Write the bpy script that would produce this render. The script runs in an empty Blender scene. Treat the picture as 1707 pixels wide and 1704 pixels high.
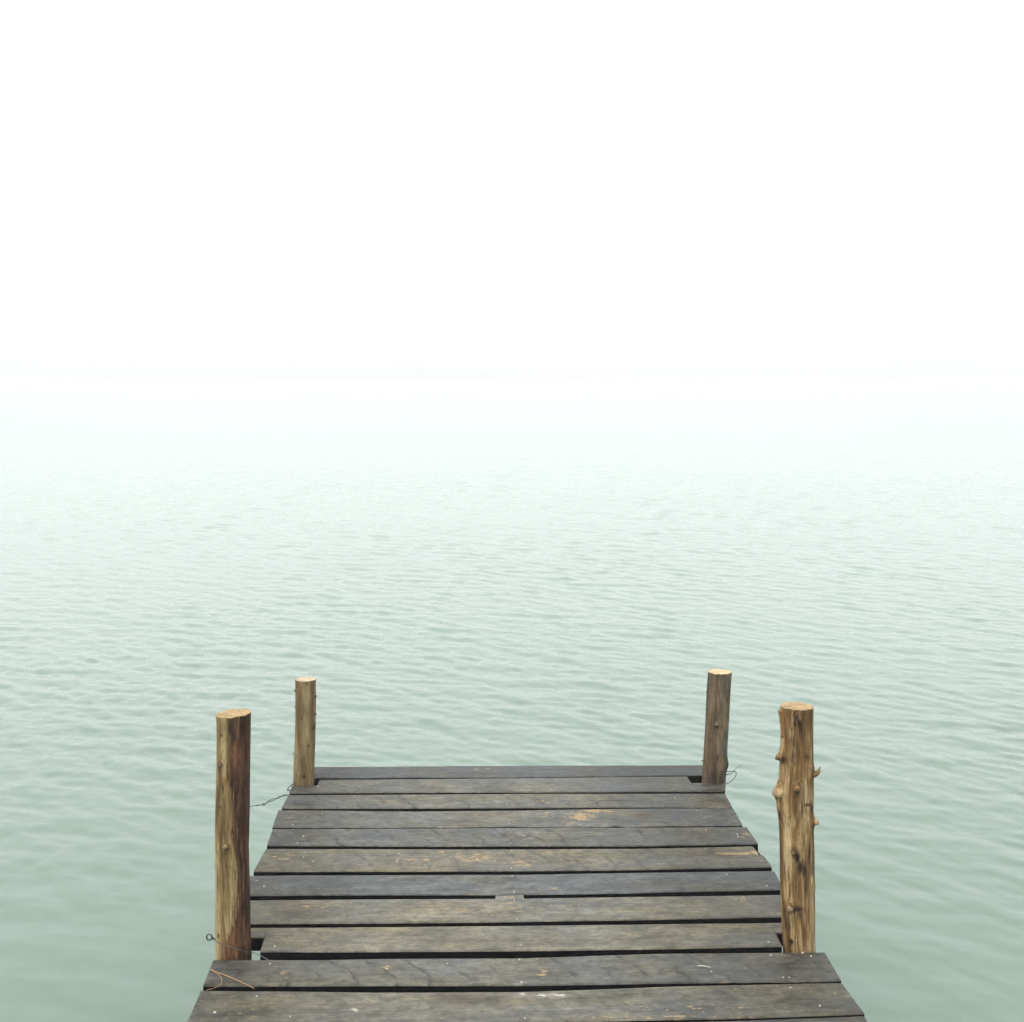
import bpy, bmesh, math, random
import numpy as np
from mathutils import Vector, noise as mnoise

sc = bpy.context.scene
COL = sc.collection
R = math.radians

# ------------------------------------------------------------------ camera
CAM_Z, DECK_Z = 2.10, 0.60
F, CX, HY = 2000.0, 853.5, 624.0            # focal length, centre column and horizon row of the photograph
cd = bpy.data.cameras.new('camera')
cam = bpy.data.objects.new('camera', cd)
COL.objects.link(cam)
cam.location = (0, 0, CAM_Z)
cam.rotation_euler = (R(90), 0, 0)
cd.sensor_width = 36.0
cd.lens = 36.0 * F / 1707.0
cd.shift_y = -(852.0 - HY) / 1707.0
cd.clip_start, cd.clip_end = 0.05, 20000
sc.camera = cam

# ------------------------------------------------------------------ overcast sky + soft sun
SUN_EL, SUN_AZ = R(52), R(215)               # azimuth clockwise from +Y: behind the camera, to its left
w = bpy.data.worlds.new('World')
sc.world = w
w.use_nodes = True
wt = w.node_tree
wt.nodes.clear()
wo = wt.nodes.new('ShaderNodeOutputWorld')
bg = wt.nodes.new('ShaderNodeBackground')
sky = wt.nodes.new('ShaderNodeTexSky')
sky.sky_type = 'NISHITA'
sky.sun_disc = False
sky.sun_elevation = SUN_EL
sky.sun_rotation = SUN_AZ
sky.dust_density = 6.0
mixw = wt.nodes.new('ShaderNodeMix')
mixw.data_type = 'RGBA'
mixw.inputs['Factor'].default_value = 0.90   # cloud cover over the clear sky
mixw.inputs[7].default_value = (9.5, 9.9, 9.95, 1)
wt.links.new(sky.outputs[0], mixw.inputs[6])
wt.links.new(mixw.outputs[2], bg.inputs['Color'])
bg.inputs['Strength'].default_value = 0.10
wt.links.new(bg.outputs[0], wo.inputs['Surface'])

sd = bpy.data.lights.new('sun', 'SUN')
sun = bpy.data.objects.new('sun', sd)
COL.objects.link(sun)
sd.energy = 1.0
sd.angle = R(25)
sd.color = (1.0, 0.96, 0.90)
sdir = Vector((math.sin(SUN_AZ) * math.cos(SUN_EL), math.cos(SUN_AZ) * math.cos(SUN_EL), math.sin(SUN_EL)))
sun.rotation_euler = sdir.to_track_quat('Z', 'Y').to_euler()
sun.location = (-4, -6, 12)

vs = sc.view_settings
vs.view_transform = 'Standard'
vs.look = 'None'
vs.exposure = 1.26
vs.gamma = 1.0
vs.use_curve_mapping = False
sc.cycles.volume_bounces = 1
sc.cycles.max_bounces = 8
sc.cycles.sample_clamp_indirect = 10

# ------------------------------------------------------------------ helpers
rng = random.Random(7)
nrng = np.random.default_rng(11)


def deck(px, py, z=DECK_Z):
    """point of the horizontal plane z seen at a pixel of the photograph"""
    Y = F * (CAM_Z - z) / (py - HY)
    return Vector(((px - CX) * Y / F, Y, z))


def at(px, py, Y):
    return Vector(((px - CX) * Y / F, Y, CAM_Z - (py - HY) * Y / F))


def link_mesh(name, verts, faces, mats, origin=Vector((0, 0, 0)), parent=None, parent_origin=None, midx=None, smooth=True):
    me = bpy.data.meshes.new(name)
    me.from_pydata([tuple(Vector(v) - origin) for v in verts], [], faces)
    for m in mats:
        me.materials.append(m)
    if midx is not None:
        me.polygons.foreach_set('material_index', midx)
    me.polygons.foreach_set('use_smooth', [smooth] * len(me.polygons))
    me.update()
    o = bpy.data.objects.new(name, me)
    COL.objects.link(o)
    if parent is not None:
        o.parent = parent
        o.location = origin - (parent_origin if parent_origin is not None else Vector((0, 0, 0)))
    else:
        o.location = origin
    return o


def empty(name, loc):
    o = bpy.data.objects.new(name, None)
    COL.objects.link(o)
    o.location = loc
    o.empty_display_size = 0.2
    return o


def tag(o, label=None, cat=None, group=None, kind=None):
    if label:
        o['label'] = label
    if cat:
        o['category'] = cat
    if group:
        o['group'] = group
    if kind:
        o['kind'] = kind
    return o


def attr(o, name, vals):
    a = o.data.attributes.new(name, 'FLOAT', 'POINT')
    a.data.foreach_set('value', np.asarray(vals, dtype=np.float32))


def attr_v(o, name, vals):
    a = o.data.attributes.new(name, 'FLOAT_VECTOR', 'POINT')
    a.data.foreach_set('vector', np.asarray(vals, dtype=np.float32).ravel())


def tube(path, rad, n=8, caps=True):
    """verts, faces of a tube along a path; rad is a number or one per point"""
    path = [Vector(p) for p in path]
    rr = rad if isinstance(rad, (list, tuple)) else [rad] * len(path)
    V, Fc = [], []
    up = None
    for i, p in enumerate(path):
        d = (path[min(i + 1, len(path) - 1)] - path[max(i - 1, 0)]).normalized()
        if up is None:
            up = d.orthogonal().normalized()
        up = (up - d * up.dot(d))
        up = up.normalized() if up.length > 1e-6 else d.orthogonal().normalized()
        s = d.cross(up)
        for k in range(n):
            a = 2 * math.pi * k / n
            V.append(p + (up * math.cos(a) + s * math.sin(a)) * rr[i])
    for i in range(len(path) - 1):
        for k in range(n):
            a, b = i * n + k, i * n + (k + 1) % n
            Fc.append((a, b, b + n, a + n))
    if caps:
        Fc.append(tuple(range(n))[::-1])
        Fc.append(tuple(range((len(path) - 1) * n, len(path) * n)))
    return V, Fc


def join(parts):
    V, Fc = [], []
    for v, f in parts:
        b = len(V)
        V += v
        Fc += [tuple(i + b for i in q) for q in f]
    return V, Fc


def smooth_path(pts, sub=6):
    pts = [Vector(p) for p in pts]
    out = []
    for i in range(len(pts) - 1):
        p0, p1, p2, p3 = pts[max(i - 1, 0)], pts[i], pts[i + 1], pts[min(i + 2, len(pts) - 1)]
        for k in range(sub):
            t = k / sub
            out.append(0.5 * ((2 * p1) + (p2 - p0) * t + (2 * p0 - 5 * p1 + 4 * p2 - p3) * t * t + (-p0 + 3 * p1 - 3 * p2 + p3) * t ** 3))
    out.append(pts[-1])
    return out


def sstep(a, b, x):
    t = np.clip((x - a) / (b - a), 0, 1)
    return t * t * (3 - 2 * t)


# ------------------------------------------------------------------ node helpers
class NT:
    def __init__(self, name):
        self.m = bpy.data.materials.new(name)
        self.m.use_nodes = True
        self.t = self.m.node_tree
        self.t.nodes.clear()
        self.out = self.t.nodes.new('ShaderNodeOutputMaterial')
        self.b = self.t.nodes.new('ShaderNodeBsdfPrincipled')
        self.t.links.new(self.b.outputs[0], self.out.inputs['Surface'])

    def n(self, typ, **kw):
        nd = self.t.nodes.new(typ)
        for k, v in kw.items():
            setattr(nd, k, v)
        return nd

    def l(self, a, b):
        self.t.links.new(a, b)

    def attr(self, name, vec=False):
        a = self.n('ShaderNodeAttribute', attribute_name=name)
        return a.outputs['Vector'] if vec else a.outputs['Fac']

    def mapping(self, vec, scale=(1, 1, 1), rot=(0, 0, 0), loc=(0, 0, 0)):
        m = self.n('ShaderNodeMapping')
        self.l(vec, m.inputs[0])
        m.inputs['Scale'].default_value = scale
        m.inputs['Rotation'].default_value = rot
        m.inputs['Location'].default_value = loc
        return m.outputs[0]

    def noise(self, vec, scale=1.0, detail=4.0, rough=0.55, dist=0.0):
        t = self.n('ShaderNodeTexNoise')
        self.l(vec, t.inputs['Vector'])
        t.inputs['Scale'].default_value = scale
        t.inputs['Detail'].default_value = detail
        t.inputs['Roughness'].default_value = rough
        t.inputs['Distortion'].default_value = dist
        return t.outputs['Fac']

    def ramp(self, fac, stops, interp='LINEAR'):
        r = self.n('ShaderNodeValToRGB')
        r.color_ramp.interpolation = interp
        e = r.color_ramp.elements
        while len(e) < len(stops):
            e.new(0.5)
        for i, (p, c) in enumerate(stops):
            e[i].position = p
            e[i].color = (c, c, c, 1) if isinstance(c, (int, float)) else (*c, 1)
        self.l(fac, r.inputs[0])
        return r.outputs[0]

    def mix(self, fac, a, b, mode='MIX'):
        m = self.n('ShaderNodeMix', data_type='RGBA', blend_type=mode)
        for s, v in ((0, fac), (6, a), (7, b)):
            if hasattr(v, 'is_linked'):
                self.l(v, m.inputs[s])
            elif isinstance(v, (int, float)):
                m.inputs[s].default_value = v if s == 0 else (v, v, v, 1)
            else:
                m.inputs[s].default_value = (*v, 1)
        return m.outputs[2]

    def math(self, op, a, b=0.0, c=None):
        m = self.n('ShaderNodeMath', operation=op)
        for i, v in enumerate((a, b) if c is None else (a, b, c)):
            if hasattr(v, 'is_linked'):
                self.l(v, m.inputs[i])
            else:
                m.inputs[i].default_value = v
        return m.outputs[0]

    def bump(self, h, strength, dist, normal=None):
        b = self.n('ShaderNodeBump')
        self.l(h, b.inputs['Height'])
        b.inputs['Strength'].default_value = strength
        b.inputs['Distance'].default_value = dist
        if normal is not None:
            self.l(normal, b.inputs['Normal'])
        return b.outputs[0]

    def set(self, **kw):
        for k, v in kw.items():
            s = self.b.inputs[k.replace('_', ' ')]
            if hasattr(v, 'is_linked'):
                self.l(v, s)
            elif isinstance(v, tuple) and len(v) == 3:
                s.default_value = (*v, 1)
            else:
                s.default_value = v
        return self.m


# ------------------------------------------------------------------ materials
def mat_plank_top():
    N = NT('weathered_plank')
    pc = N.attr('pc', True)
    warm, saw, ochre, stain, pale, lum = (N.attr(k) for k in ('warm', 'saw', 'ochre', 'stain', 'pale', 'lum'))
    grain = N.noise(N.mapping(pc, (5, 95, 1)), 1.0, 8, 0.68, 0.4)
    fine = N.noise(N.mapping(pc, (34, 380, 1)), 1.0, 4, 0.65)
    blot = N.noise(N.mapping(pc, (7, 17, 1), loc=(3, 9, 0)), 1.0, 9, 0.70)
    speck = N.noise(N.mapping(pc, (60, 110, 1)), 1.0, 3, 0.6)
    tone = N.noise(N.mapping(pc, (3.0, 8, 1), loc=(7, 1, 0)), 1.0, 6, 0.62)
    wf = N.math('ADD', N.math('ADD', N.math('MULTIPLY', warm, 0.75), 0.08), N.math('MULTIPLY', N.math('SUBTRACT', tone, 0.5), 2.2))
    cl = N.n('ShaderNodeClamp')
    N.l(wf, cl.inputs[0])
    c = N.mix(cl.outputs[0], (0.057, 0.061, 0.062), (0.110, 0.095, 0.064))
    c = N.mix(0.5, c, N.ramp(grain, [(0.30, 0.55), (0.5, 0.97), (0.70, 1.42)]), 'MULTIPLY')
    mott = N.noise(N.mapping(pc, (30, 46, 1), loc=(1, 2, 0)), 1.0, 10, 0.8)
    c = N.mix(0.9, c, N.ramp(mott, [(0.36, 0.50), (0.5, 1.0), (0.64, 1.50)]), 'MULTIPLY')
    c = N.mix(0.7, c, N.ramp(fine, [(0.25, 0.72), (0.55, 1.0), (0.8, 1.3)]), 'MULTIPLY')
    c = N.mix(0.9, c, N.ramp(blot, [(0.34, 0.40), (0.5, 1.0), (0.66, 1.50)]), 'MULTIPLY')
    lm = N.n('ShaderNodeCombineColor')
    for k in range(3):
        N.l(lum, lm.inputs[k])
    c = N.mix(1.0, c, lm.outputs[0], 'MULTIPLY')
    # circular saw marks: dark arcs across the board
    sx = N.n('ShaderNodeSeparateXYZ')
    wob = N.noise(pc, 9, 3, 0.6)
    N.l(pc, sx.inputs[0])
    bow = N.math('MULTIPLY', N.math('MULTIPLY', sx.outputs[1], sx.outputs[1]), 3.2)
    ph = N.math('ADD', N.math('ADD', N.math('MULTIPLY', sx.outputs[0], 11.0), N.math('MULTIPLY', sx.outputs[1], 6.5)), N.math('MULTIPLY', bow, 11.0))
    ph = N.math('ADD', ph, N.math('MULTIPLY', wob, 1.1))
    fr = N.math('FRACT', ph)
    line = N.ramp(fr, [(0.0, 0.0), (0.40, 0.0), (0.49, 1.0), (0.53, 0.55), (0.66, 0.0)])
    brk = N.ramp(N.noise(N.mapping(pc, (10, 14, 1), loc=(1, 4, 0)), 1, 3, 0.6), [(0.42, 0.0), (0.60, 1.0)])
    sawm = N.math('MULTIPLY', N.math('MULTIPLY', line, brk), saw)
    c = N.mix(sawm, c, (0.020, 0.019, 0.018))
    # long drying cracks along the grain
    crk = N.noise(N.mapping(pc, (1.3, 48, 1), loc=(2, 5, 0)), 1, 2, 0.5, 0.4)
    crm = N.ramp(crk, [(0.0, 1.0), (0.24, 1.0), (0.29, 0.0)])
    c = N.mix(N.math('MULTIPLY', crm, 0.6), c, (0.022, 0.021, 0.020))
    # ochre worn patches, broken up by the grain
    br = N.noise(N.mapping(pc, (38, 95, 1), loc=(5, 3, 0)), 1, 8, 0.72)
    om = N.ramp(N.math('ADD', N.math('MULTIPLY', br, 1.5), N.math('MULTIPLY', ochre, 0.26)), [(0.95, 0.0), (1.0, 0.75)])
    om2 = N.ramp(N.noise(N.mapping(pc, (22, 70, 1), loc=(8, 2, 0)), 1, 7, 0.7), [(0.60, 0.0), (0.72, 0.75)])
    c = N.mix(om2, c, (0.150, 0.118, 0.064))
    c = N.mix(om, c, N.mix(br, (0.17, 0.125, 0.060), (0.38, 0.255, 0.115)))
    c = N.mix(N.math('MULTIPLY', stain, N.ramp(br, [(0.3, 0.35), (0.6, 1.0)])), c, (0.040, 0.028, 0.016))
    pm = N.math('MULTIPLY', pale, N.ramp(br, [(0.46, 0.0), (0.54, 1.0)]))
    c = N.mix(pm, c, (0.48, 0.47, 0.40))
    sp = N.ramp(speck, [(0.70, 0.0), (0.76, 1.0)])
    c = N.mix(N.math('MULTIPLY', sp, 0.55), c, (0.20, 0.19, 0.15))
    sp2 = N.ramp(speck, [(0.24, 1.0), (0.30, 0.0)])
    c = N.mix(N.math('MULTIPLY', sp2, 0.5), c, (0.03, 0.03, 0.03))
    h = N.math('ADD', N.math('MULTIPLY', grain, 0.7), N.math('MULTIPLY', fine, 0.3))
    h = N.math('SUBTRACT', h, N.math('ADD', N.math('MULTIPLY', sawm, 0.5), crm))
    nb = N.bump(h, 0.55, 0.003)
    return N.set(Base_Color=c, Roughness=N.ramp(blot, [(0.3, 0.44), (0.7, 0.66)]), Normal=nb, Specular_IOR_Level=N.ramp(tone, [(0.35, 0.24), (0.65, 0.08)]))


def mat_plank_side():
    N = NT('tarry_plank_edge')
    pc = N.attr('pc', True)
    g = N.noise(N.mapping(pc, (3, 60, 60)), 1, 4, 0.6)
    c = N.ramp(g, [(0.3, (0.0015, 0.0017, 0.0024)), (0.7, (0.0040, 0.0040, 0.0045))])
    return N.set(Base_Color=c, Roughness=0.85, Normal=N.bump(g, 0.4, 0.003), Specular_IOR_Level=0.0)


def mat_post(name, light, mid, dark, bark, bark2, streak_amt, seed):
    N = NT(name)
    pc = N.attr('pc', True)          # (around, around, along) coordinates on the pole
    barkm, knot, rust = (N.attr(k) for k in ('bark', 'knot', 'rust'))
    v = N.mapping(pc, (1, 1, 1), loc=(seed, seed * 0.7, seed * 1.3))
    big = N.noise(N.mapping(v, (30, 30, 3.2)), 1, 7, 0.66, 0.5)
    st = N.noise(N.mapping(v, (85, 85, 6)), 1, 7, 0.68, 0.9)
    fine = N.noise(N.mapping(v, (300, 300, 26)), 1, 4, 0.65)
    dots = N.noise(N.mapping(v, (130, 130, 45)), 1, 4, 0.6)
    c = N.ramp(big, [(0.38, dark), (0.49, mid), (0.59, light)])
    c = N.mix(1.0, c, N.ramp(fine, [(0.30, 0.60), (0.5, 0.98), (0.72, 1.30)]), 'MULTIPLY')
    sm = N.ramp(st, [(0.36, 1.0), (0.48, 0.0)])
    c = N.mix(N.math('MULTIPLY', sm, streak_amt), c, (mid[0] * 0.40, mid[1] * 0.33, mid[2] * 0.27))
    ck = N.noise(N.mapping(v, (60, 60, 2.6), loc=(4, 1, 0)), 1, 3, 0.5, 0.7)
    ckm = N.ramp(N.math('ABSOLUTE', N.math('SUBTRACT', ck, 0.47)), [(0.006, 1.0), (0.019, 0.0)])
    ckb = N.ramp(N.noise(N.mapping(v, (20, 20, 9)), 1, 2, 0.5), [(0.50, 0.0), (0.60, 1.0)])
    ckm = N.math('MULTIPLY', ckm, ckb)
    c = N.mix(N.math('MULTIPLY', ckm, min(1.0, streak_amt + 0.35)), c, (mid[0] * 0.2, mid[1] * 0.16, mid[2] * 0.14))
    c = N.mix(N.math('MULTIPLY', N.ramp(dots, [(0.60, 0.0), (0.68, 1.0)]), 0.55), c, (mid[0] * 0.36, mid[1] * 0.28, mid[2] * 0.22))
    bn = N.noise(N.mapping(v, (52, 52, 6), loc=(2, 2, 2)), 1, 7, 0.68, 0.8)
    bc = N.ramp(bn, [(0.34, tuple(x * 0.40 for x in bark)), (0.46, bark), (0.55, bark2), (0.68, (bark2[0] * 2.1, bark2[1] * 2.2, bark2[2] * 2.3))])
    bc = N.mix(0.9, bc, N.ramp(fine, [(0.30, 0.55), (0.5, 1.0), (0.72, 1.45)]), 'MULTIPLY')
    bo = N.noise(N.mapping(v, (95, 95, 9), loc=(6, 2, 5)), 1, 6, 0.7, 1.0)
    edge = N.math('ADD', barkm, N.math('ADD', N.math('MULTIPLY', N.math('SUBTRACT', bn, 0.5), 1.6), N.math('MULTIPLY', N.math('SUBTRACT', bo, 0.5), 2.2)))
    bmask = N.ramp(edge, [(0.40, 0.0), (0.56, 1.0)])
    c = N.mix(bmask, c, bc)
    c = N.mix(N.math('MULTIPLY', rust, N.ramp(st, [(0.36, 0.3), (0.56, 1.0)])), c, (0.15, 0.058, 0.017))
    c = N.mix(knot, c, (0.020, 0.012, 0.008))
    h = N.math('ADD', N.math('MULTIPLY', st, 0.6), N.math('ADD', N.math('MULTIPLY', fine, 0.25), N.math('MULTIPLY', bn, 0.3)))
    h = N.math('SUBTRACT', h, N.math('MULTIPLY', ckm, 0.4))
    nb = N.bump(h, 0.75, 0.004)
    return N.set(Base_Color=c, Roughness=0.62, Normal=nb, Specular_IOR_Level=0.18)


def mat_cut(name, a, b):
    N = NT(name)
    pc = N.attr('pc', True)
    ln = N.n('ShaderNodeVectorMath', operation='LENGTH')
    N.l(pc, ln.inputs[0])
    wob = N.noise(pc, 40, 3, 0.6)
    rings = N.math('SINE', N.math('ADD', N.math('MULTIPLY', ln.outputs['Value'], 900.0), N.math('MULTIPLY', wob, 7.0)))
    rr = N.ramp(N.math('MULTIPLY_ADD', rings, 0.5, 0.5), [(0.0, a), (1.0, b)])
    sawn = N.noise(N.mapping(pc, (60, 420, 60), rot=(0, 0, 0.4)), 1, 3, 0.6)
    c = N.mix(0.75, rr, N.ramp(sawn, [(0.25, 0.62), (0.55, 1.0), (0.8, 1.25)]), 'MULTIPLY')
    blot = N.noise(pc, 42, 6, 0.7)
    c = N.mix(0.9, c, N.ramp(blot, [(0.36, 0.50), (0.52, 1.02), (0.64, 1.15)]), 'MULTIPLY')
    ck = N.noise(N.mapping(pc, (40, 16, 30), rot=(0, 0, 0.7)), 1, 4, 0.6, 0.5)
    ckm = N.ramp(N.math('ABSOLUTE', N.math('SUBTRACT', ck, 0.5)), [(0.005, 1.0), (0.016, 0.0)])
    c = N.mix(N.math('MULTIPLY', ckm, 0.6), c, tuple(x * 0.3 for x in a))
    return N.set(Base_Color=c, Roughness=0.8, Normal=N.bump(sawn, 0.5, 0.002), Specular_IOR_Level=0.25)


def mat_simple(name, col, rough=0.6, metal=0.0, var=0.35, scale=120.0):
    N = NT(name)
    tc = N.n('ShaderNodeTexCoord')
    g = N.noise(tc.outputs['Object'], scale, 3, 0.6)
    c = N.ramp(g, [(0.3, tuple(x * (1 - var) for x in col)), (0.7, tuple(x * (1 + var) for x in col))])
    return N.set(Base_Color=c, Roughness=rough, Metallic=metal, Normal=N.bump(g, 0.3, 0.001))


def mat_water():
    N = NT('milky_lake_water')
    geo = N.n('ShaderNodeNewGeometry')
    p = geo.outputs['Position']
    tint = N.noise(N.mapping(p, (0.10, 0.22, 1)), 1, 4, 0.55)
    c = N.mix(tint, (0.088, 0.133, 0.101), (0.104, 0.151, 0.118))
    h1 = N.noise(N.mapping(p, (3.2, 8.0, 1), rot=(0, 0, R(24))), 1, 3, 0.5)
    nb = N.bump(h1, 0.02, 0.05)
    return N.set(Base_Color=c, Roughness=0.165, IOR=1.333, Normal=nb, Specular_IOR_Level=0.5)


M_TOP, M_SIDE = mat_plank_top(), mat_plank_side()
M_NAIL = mat_simple('nail_head_metal', (0.30, 0.29, 0.25), 0.55, 0.0, 0.25, 300)
M_WIRE = mat_simple('dull_wire', (0.060, 0.068, 0.058), 0.5, 0.3, 0.4, 200)
M_RUST = mat_simple('rusty_wire', (0.085, 0.055, 0.035), 0.7, 0.2, 0.5, 150)
M_NEEDLE = mat_simple('dry_pine_needle', (0.30, 0.18, 0.080), 0.55, 0.0, 0.3, 90)
M_SLIVER = mat_simple('pale_splinter', (0.34, 0.33, 0.29), 0.7, 0.0, 0.2, 90)
M_STUB = mat_simple('branch_stub_wood', (0.225, 0.145, 0.066), 0.7, 0.0, 0.4, 70)
M_STUB_DARK = mat_simple('dead_stub_wood', (0.050, 0.036, 0.025), 0.8, 0.0, 0.5, 90)
M_STUB_CUT = mat_simple('cut_stub_wood', (0.235, 0.160, 0.092), 0.8, 0.0, 0.3, 120)

# ------------------------------------------------------------------ water: one polar sheet with a real wave field
def build_water():
    c0 = Vector((0.0, 0.5, 0.0))
    rad = [0.0, 0.25, 0.5, 0.8]
    r = 1.1
    while r < 90:
        rad.append(r)
        r *= 1.0026
    while r < 4000:
        rad.append(r)
        r *= 1.03
    rad.append(4000.0)
    rad = np.array(rad)
    fine = np.arange(-37, 37.001, 0.085)
    coarse = np.arange(40, 322, 4.0)
    ang = np.radians(np.concatenate([fine, coarse]))
    nr, na = len(rad), len(ang)
    RR, AA = np.meshgrid(rad, ang, indexing='ij')
    X = c0.x + RR * np.sin(AA)
    Y = c0.y + RR * np.cos(AA)
    Z = np.zeros_like(X)
    # wind-sea spectrum; crests run from far left to near right
    nc = 120
    lam = np.exp(np.linspace(math.log(0.06), math.log(1.4), nc)) * nrng.uniform(0.95, 1.05, nc)
    dirs = R(33) + nrng.normal(0, R(36), nc)          # normal to the crests, measured from +Y towards +X
    phs = nrng.uniform(0, 2 * math.pi, nc)
    sp = np.gradient(RR, axis=0) if False else np.maximum(RR * 0.0026, 0.004)
    slope_tot = 0.071
    wts = np.exp(-((np.log(lam) - math.log(0.175)) ** 2) / (2 * 0.74 ** 2))
    wts = wts / math.sqrt((wts ** 2).sum() / 2)
    gust = 0.5 + 0.22 * np.sin(0.55 * X + 0.9 * Y + 1.0) + 0.2 * np.sin(-0.8 * X + 0.45 * Y + 2.2) + 0.18 * np.sin(1.5 * X + 0.3 * Y) * np.sin(0.5 * Y - 0.7 * X)
    gust = 0.72 + 0.56 * np.clip(gust, 0, 1)
    for i in range(nc):
        k = 2 * math.pi / lam[i]
        a = slope_tot * wts[i] / k
        kx, ky = k * math.sin(dirs[i]), k * math.cos(dirs[i])
        lod = np.clip((lam[i] / sp - 3.2) / 2.6, 0, 1)
        # sheltered near the shore: short ripples only build up further out
        build = 2.4 + 0.9 * min(1.0, 0.30 / lam[i])
        low = 0.30 + 0.68 * float(sstep(0.16, 0.36, lam[i]))
        calm = low + (1 - low) * sstep(build, build + 3.4, RR)
        th = kx * X + ky * Y + phs[i]
        Z += (a * gust * lod * calm) * (np.sin(th) + 0.07 * np.cos(2 * th) + 0.30 * np.sin(2 * th))
    Z[RR > 95] = 0
    V = np.stack([X, Y, Z], -1).reshape(-1, 3).astype(np.float32)
    i0 = np.arange(nr - 1)[:, None] * na
    j0 = np.arange(na)[None, :]
    j1 = (j0 + 1) % na
    q = np.stack([i0 + j0, i0 + j1, i0 + na + j1, i0 + na + j0], -1).reshape(-1, 4)
    q = q[:, ::-1]
    me = bpy.data.meshes.new('water')
    me.vertices.add(len(V))
    me.vertices.foreach_set('co', V.ravel())
    me.loops.add(q.size)
    me.loops.foreach_set('vertex_index', q.ravel().astype(np.int32))
    me.polygons.add(len(q))
    me.polygons.foreach_set('loop_start', np.arange(0, q.size, 4, dtype=np.int32))
    me.polygons.foreach_set('loop_total', np.full(len(q), 4, dtype=np.int32))
    me.polygons.foreach_set('use_smooth', np.ones(len(q), dtype=bool))
    me.materials.append(mat_water())
    me.update(calc_edges=True)
    me.validate()
    o = bpy.data.objects.new('water', me)
    COL.objects.link(o)
    tag(o, 'pale green rippled lake water reaching to the misty horizon', 'water', kind='structure')


build_water()

# ------------------------------------------------------------------ far shore, almost lost in the mist
def build_hills():
    N = NT('wooded_far_hills')
    tc = N.n('ShaderNodeTexCoord')
    g = N.noise(tc.outputs['Object'], 0.03, 4, 0.6)
    m = N.set(Base_Color=N.ramp(g, [(0.3, (0.03, 0.05, 0.03)), (0.7, (0.07, 0.09, 0.05))]), Roughness=0.9)

    def ridge(xs, hs, Y0, depth):
        V, Fc = [], []
        n, rows = len(xs), 10
        for j in range(rows + 1):
            t = j / rows
            prof = math.sin(math.pi * min(t * 0.9 + 0.02, 1)) ** 0.8
            for i in range(n):
                V.append((xs[i], Y0 + depth * t, -1.0 + (hs[i] + 1.0) * prof * (1 + 0.12 * mnoise.noise(Vector((xs[i] * 0.01, t * 3, 0))))))
        for j in range(rows):
            for i in range(n - 1):
                a = j * n + i
                Fc.append((a, a + 1, a + n + 1, a + n))
        return V, Fc
    xs = np.linspace(-900, 40, 80)
    hs = 3 + 5.5 * sstep(40, -60, xs) + 14 * sstep(-172, -262, xs)
    hs = hs + np.array([1.2 * mnoise.noise(Vector((x * 0.03, 3, 0))) for x in xs])
    a = ridge(xs, hs, 560, 160)
    xs = np.linspace(20, 900, 80)
    hs = 3 + 4.5 * sstep(20, 110, xs) + 15 * sstep(165, 225, xs)
    hs = hs + np.array([1.2 * mnoise.noise(Vector((x * 0.03, 9, 0))) for x in xs])
    b = ridge(xs, hs, 575, 160)
    for nm, (V, Fc) in (('hills', a), ('hills', b)):
        o = link_mesh(nm, V, Fc, [m])
        tag(o, kind='structure')


build_hills()

# ------------------------------------------------------------------ mist
def build_haze():
    bm = bmesh.new()
    bmesh.ops.create_cube(bm, size=1.0)
    for v in bm.verts:
        v.co = Vector((v.co.x * 8400, v.co.y * 8400, -2.0 if v.co.z < 0 else 30.0))
    me = bpy.data.meshes.new('haze')
    bm.to_mesh(me)
    bm.free()
    m = bpy.data.materials.new('lake_mist')
    m.use_nodes = True
    t = m.node_tree
    t.nodes.clear()
    o_ = t.nodes.new('ShaderNodeOutputMaterial')
    v_ = t.nodes.new('ShaderNodeVolumePrincipled')
    v_.inputs['Color'].default_value = (0.872, 0.845, 0.860, 1)
    v_.inputs['Density'].default_value = 0.0032
    v_.inputs['Anisotropy'].default_value = 0.0
    t.links.new(v_.outputs[0], o_.inputs['Volume'])
    me.materials.append(m)
    o = bpy.data.objects.new('haze', me)
    COL.objects.link(o)
    tag(o, 'white mist over the lake', 'mist', kind='stuff')


build_haze()

# ------------------------------------------------------------------ pier: planks
TH = 0.033                       # dock axis is turned this much to the left of the view
CT, ST = math.cos(TH), math.sin(TH)


def to_st(p):
    return p.x * CT + p.y * ST, -p.x * ST + p.y * CT


def from_st(s, t, z):
    return Vector((s * CT - t * ST, s * ST + t * CT, z))


E = 0.6
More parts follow.
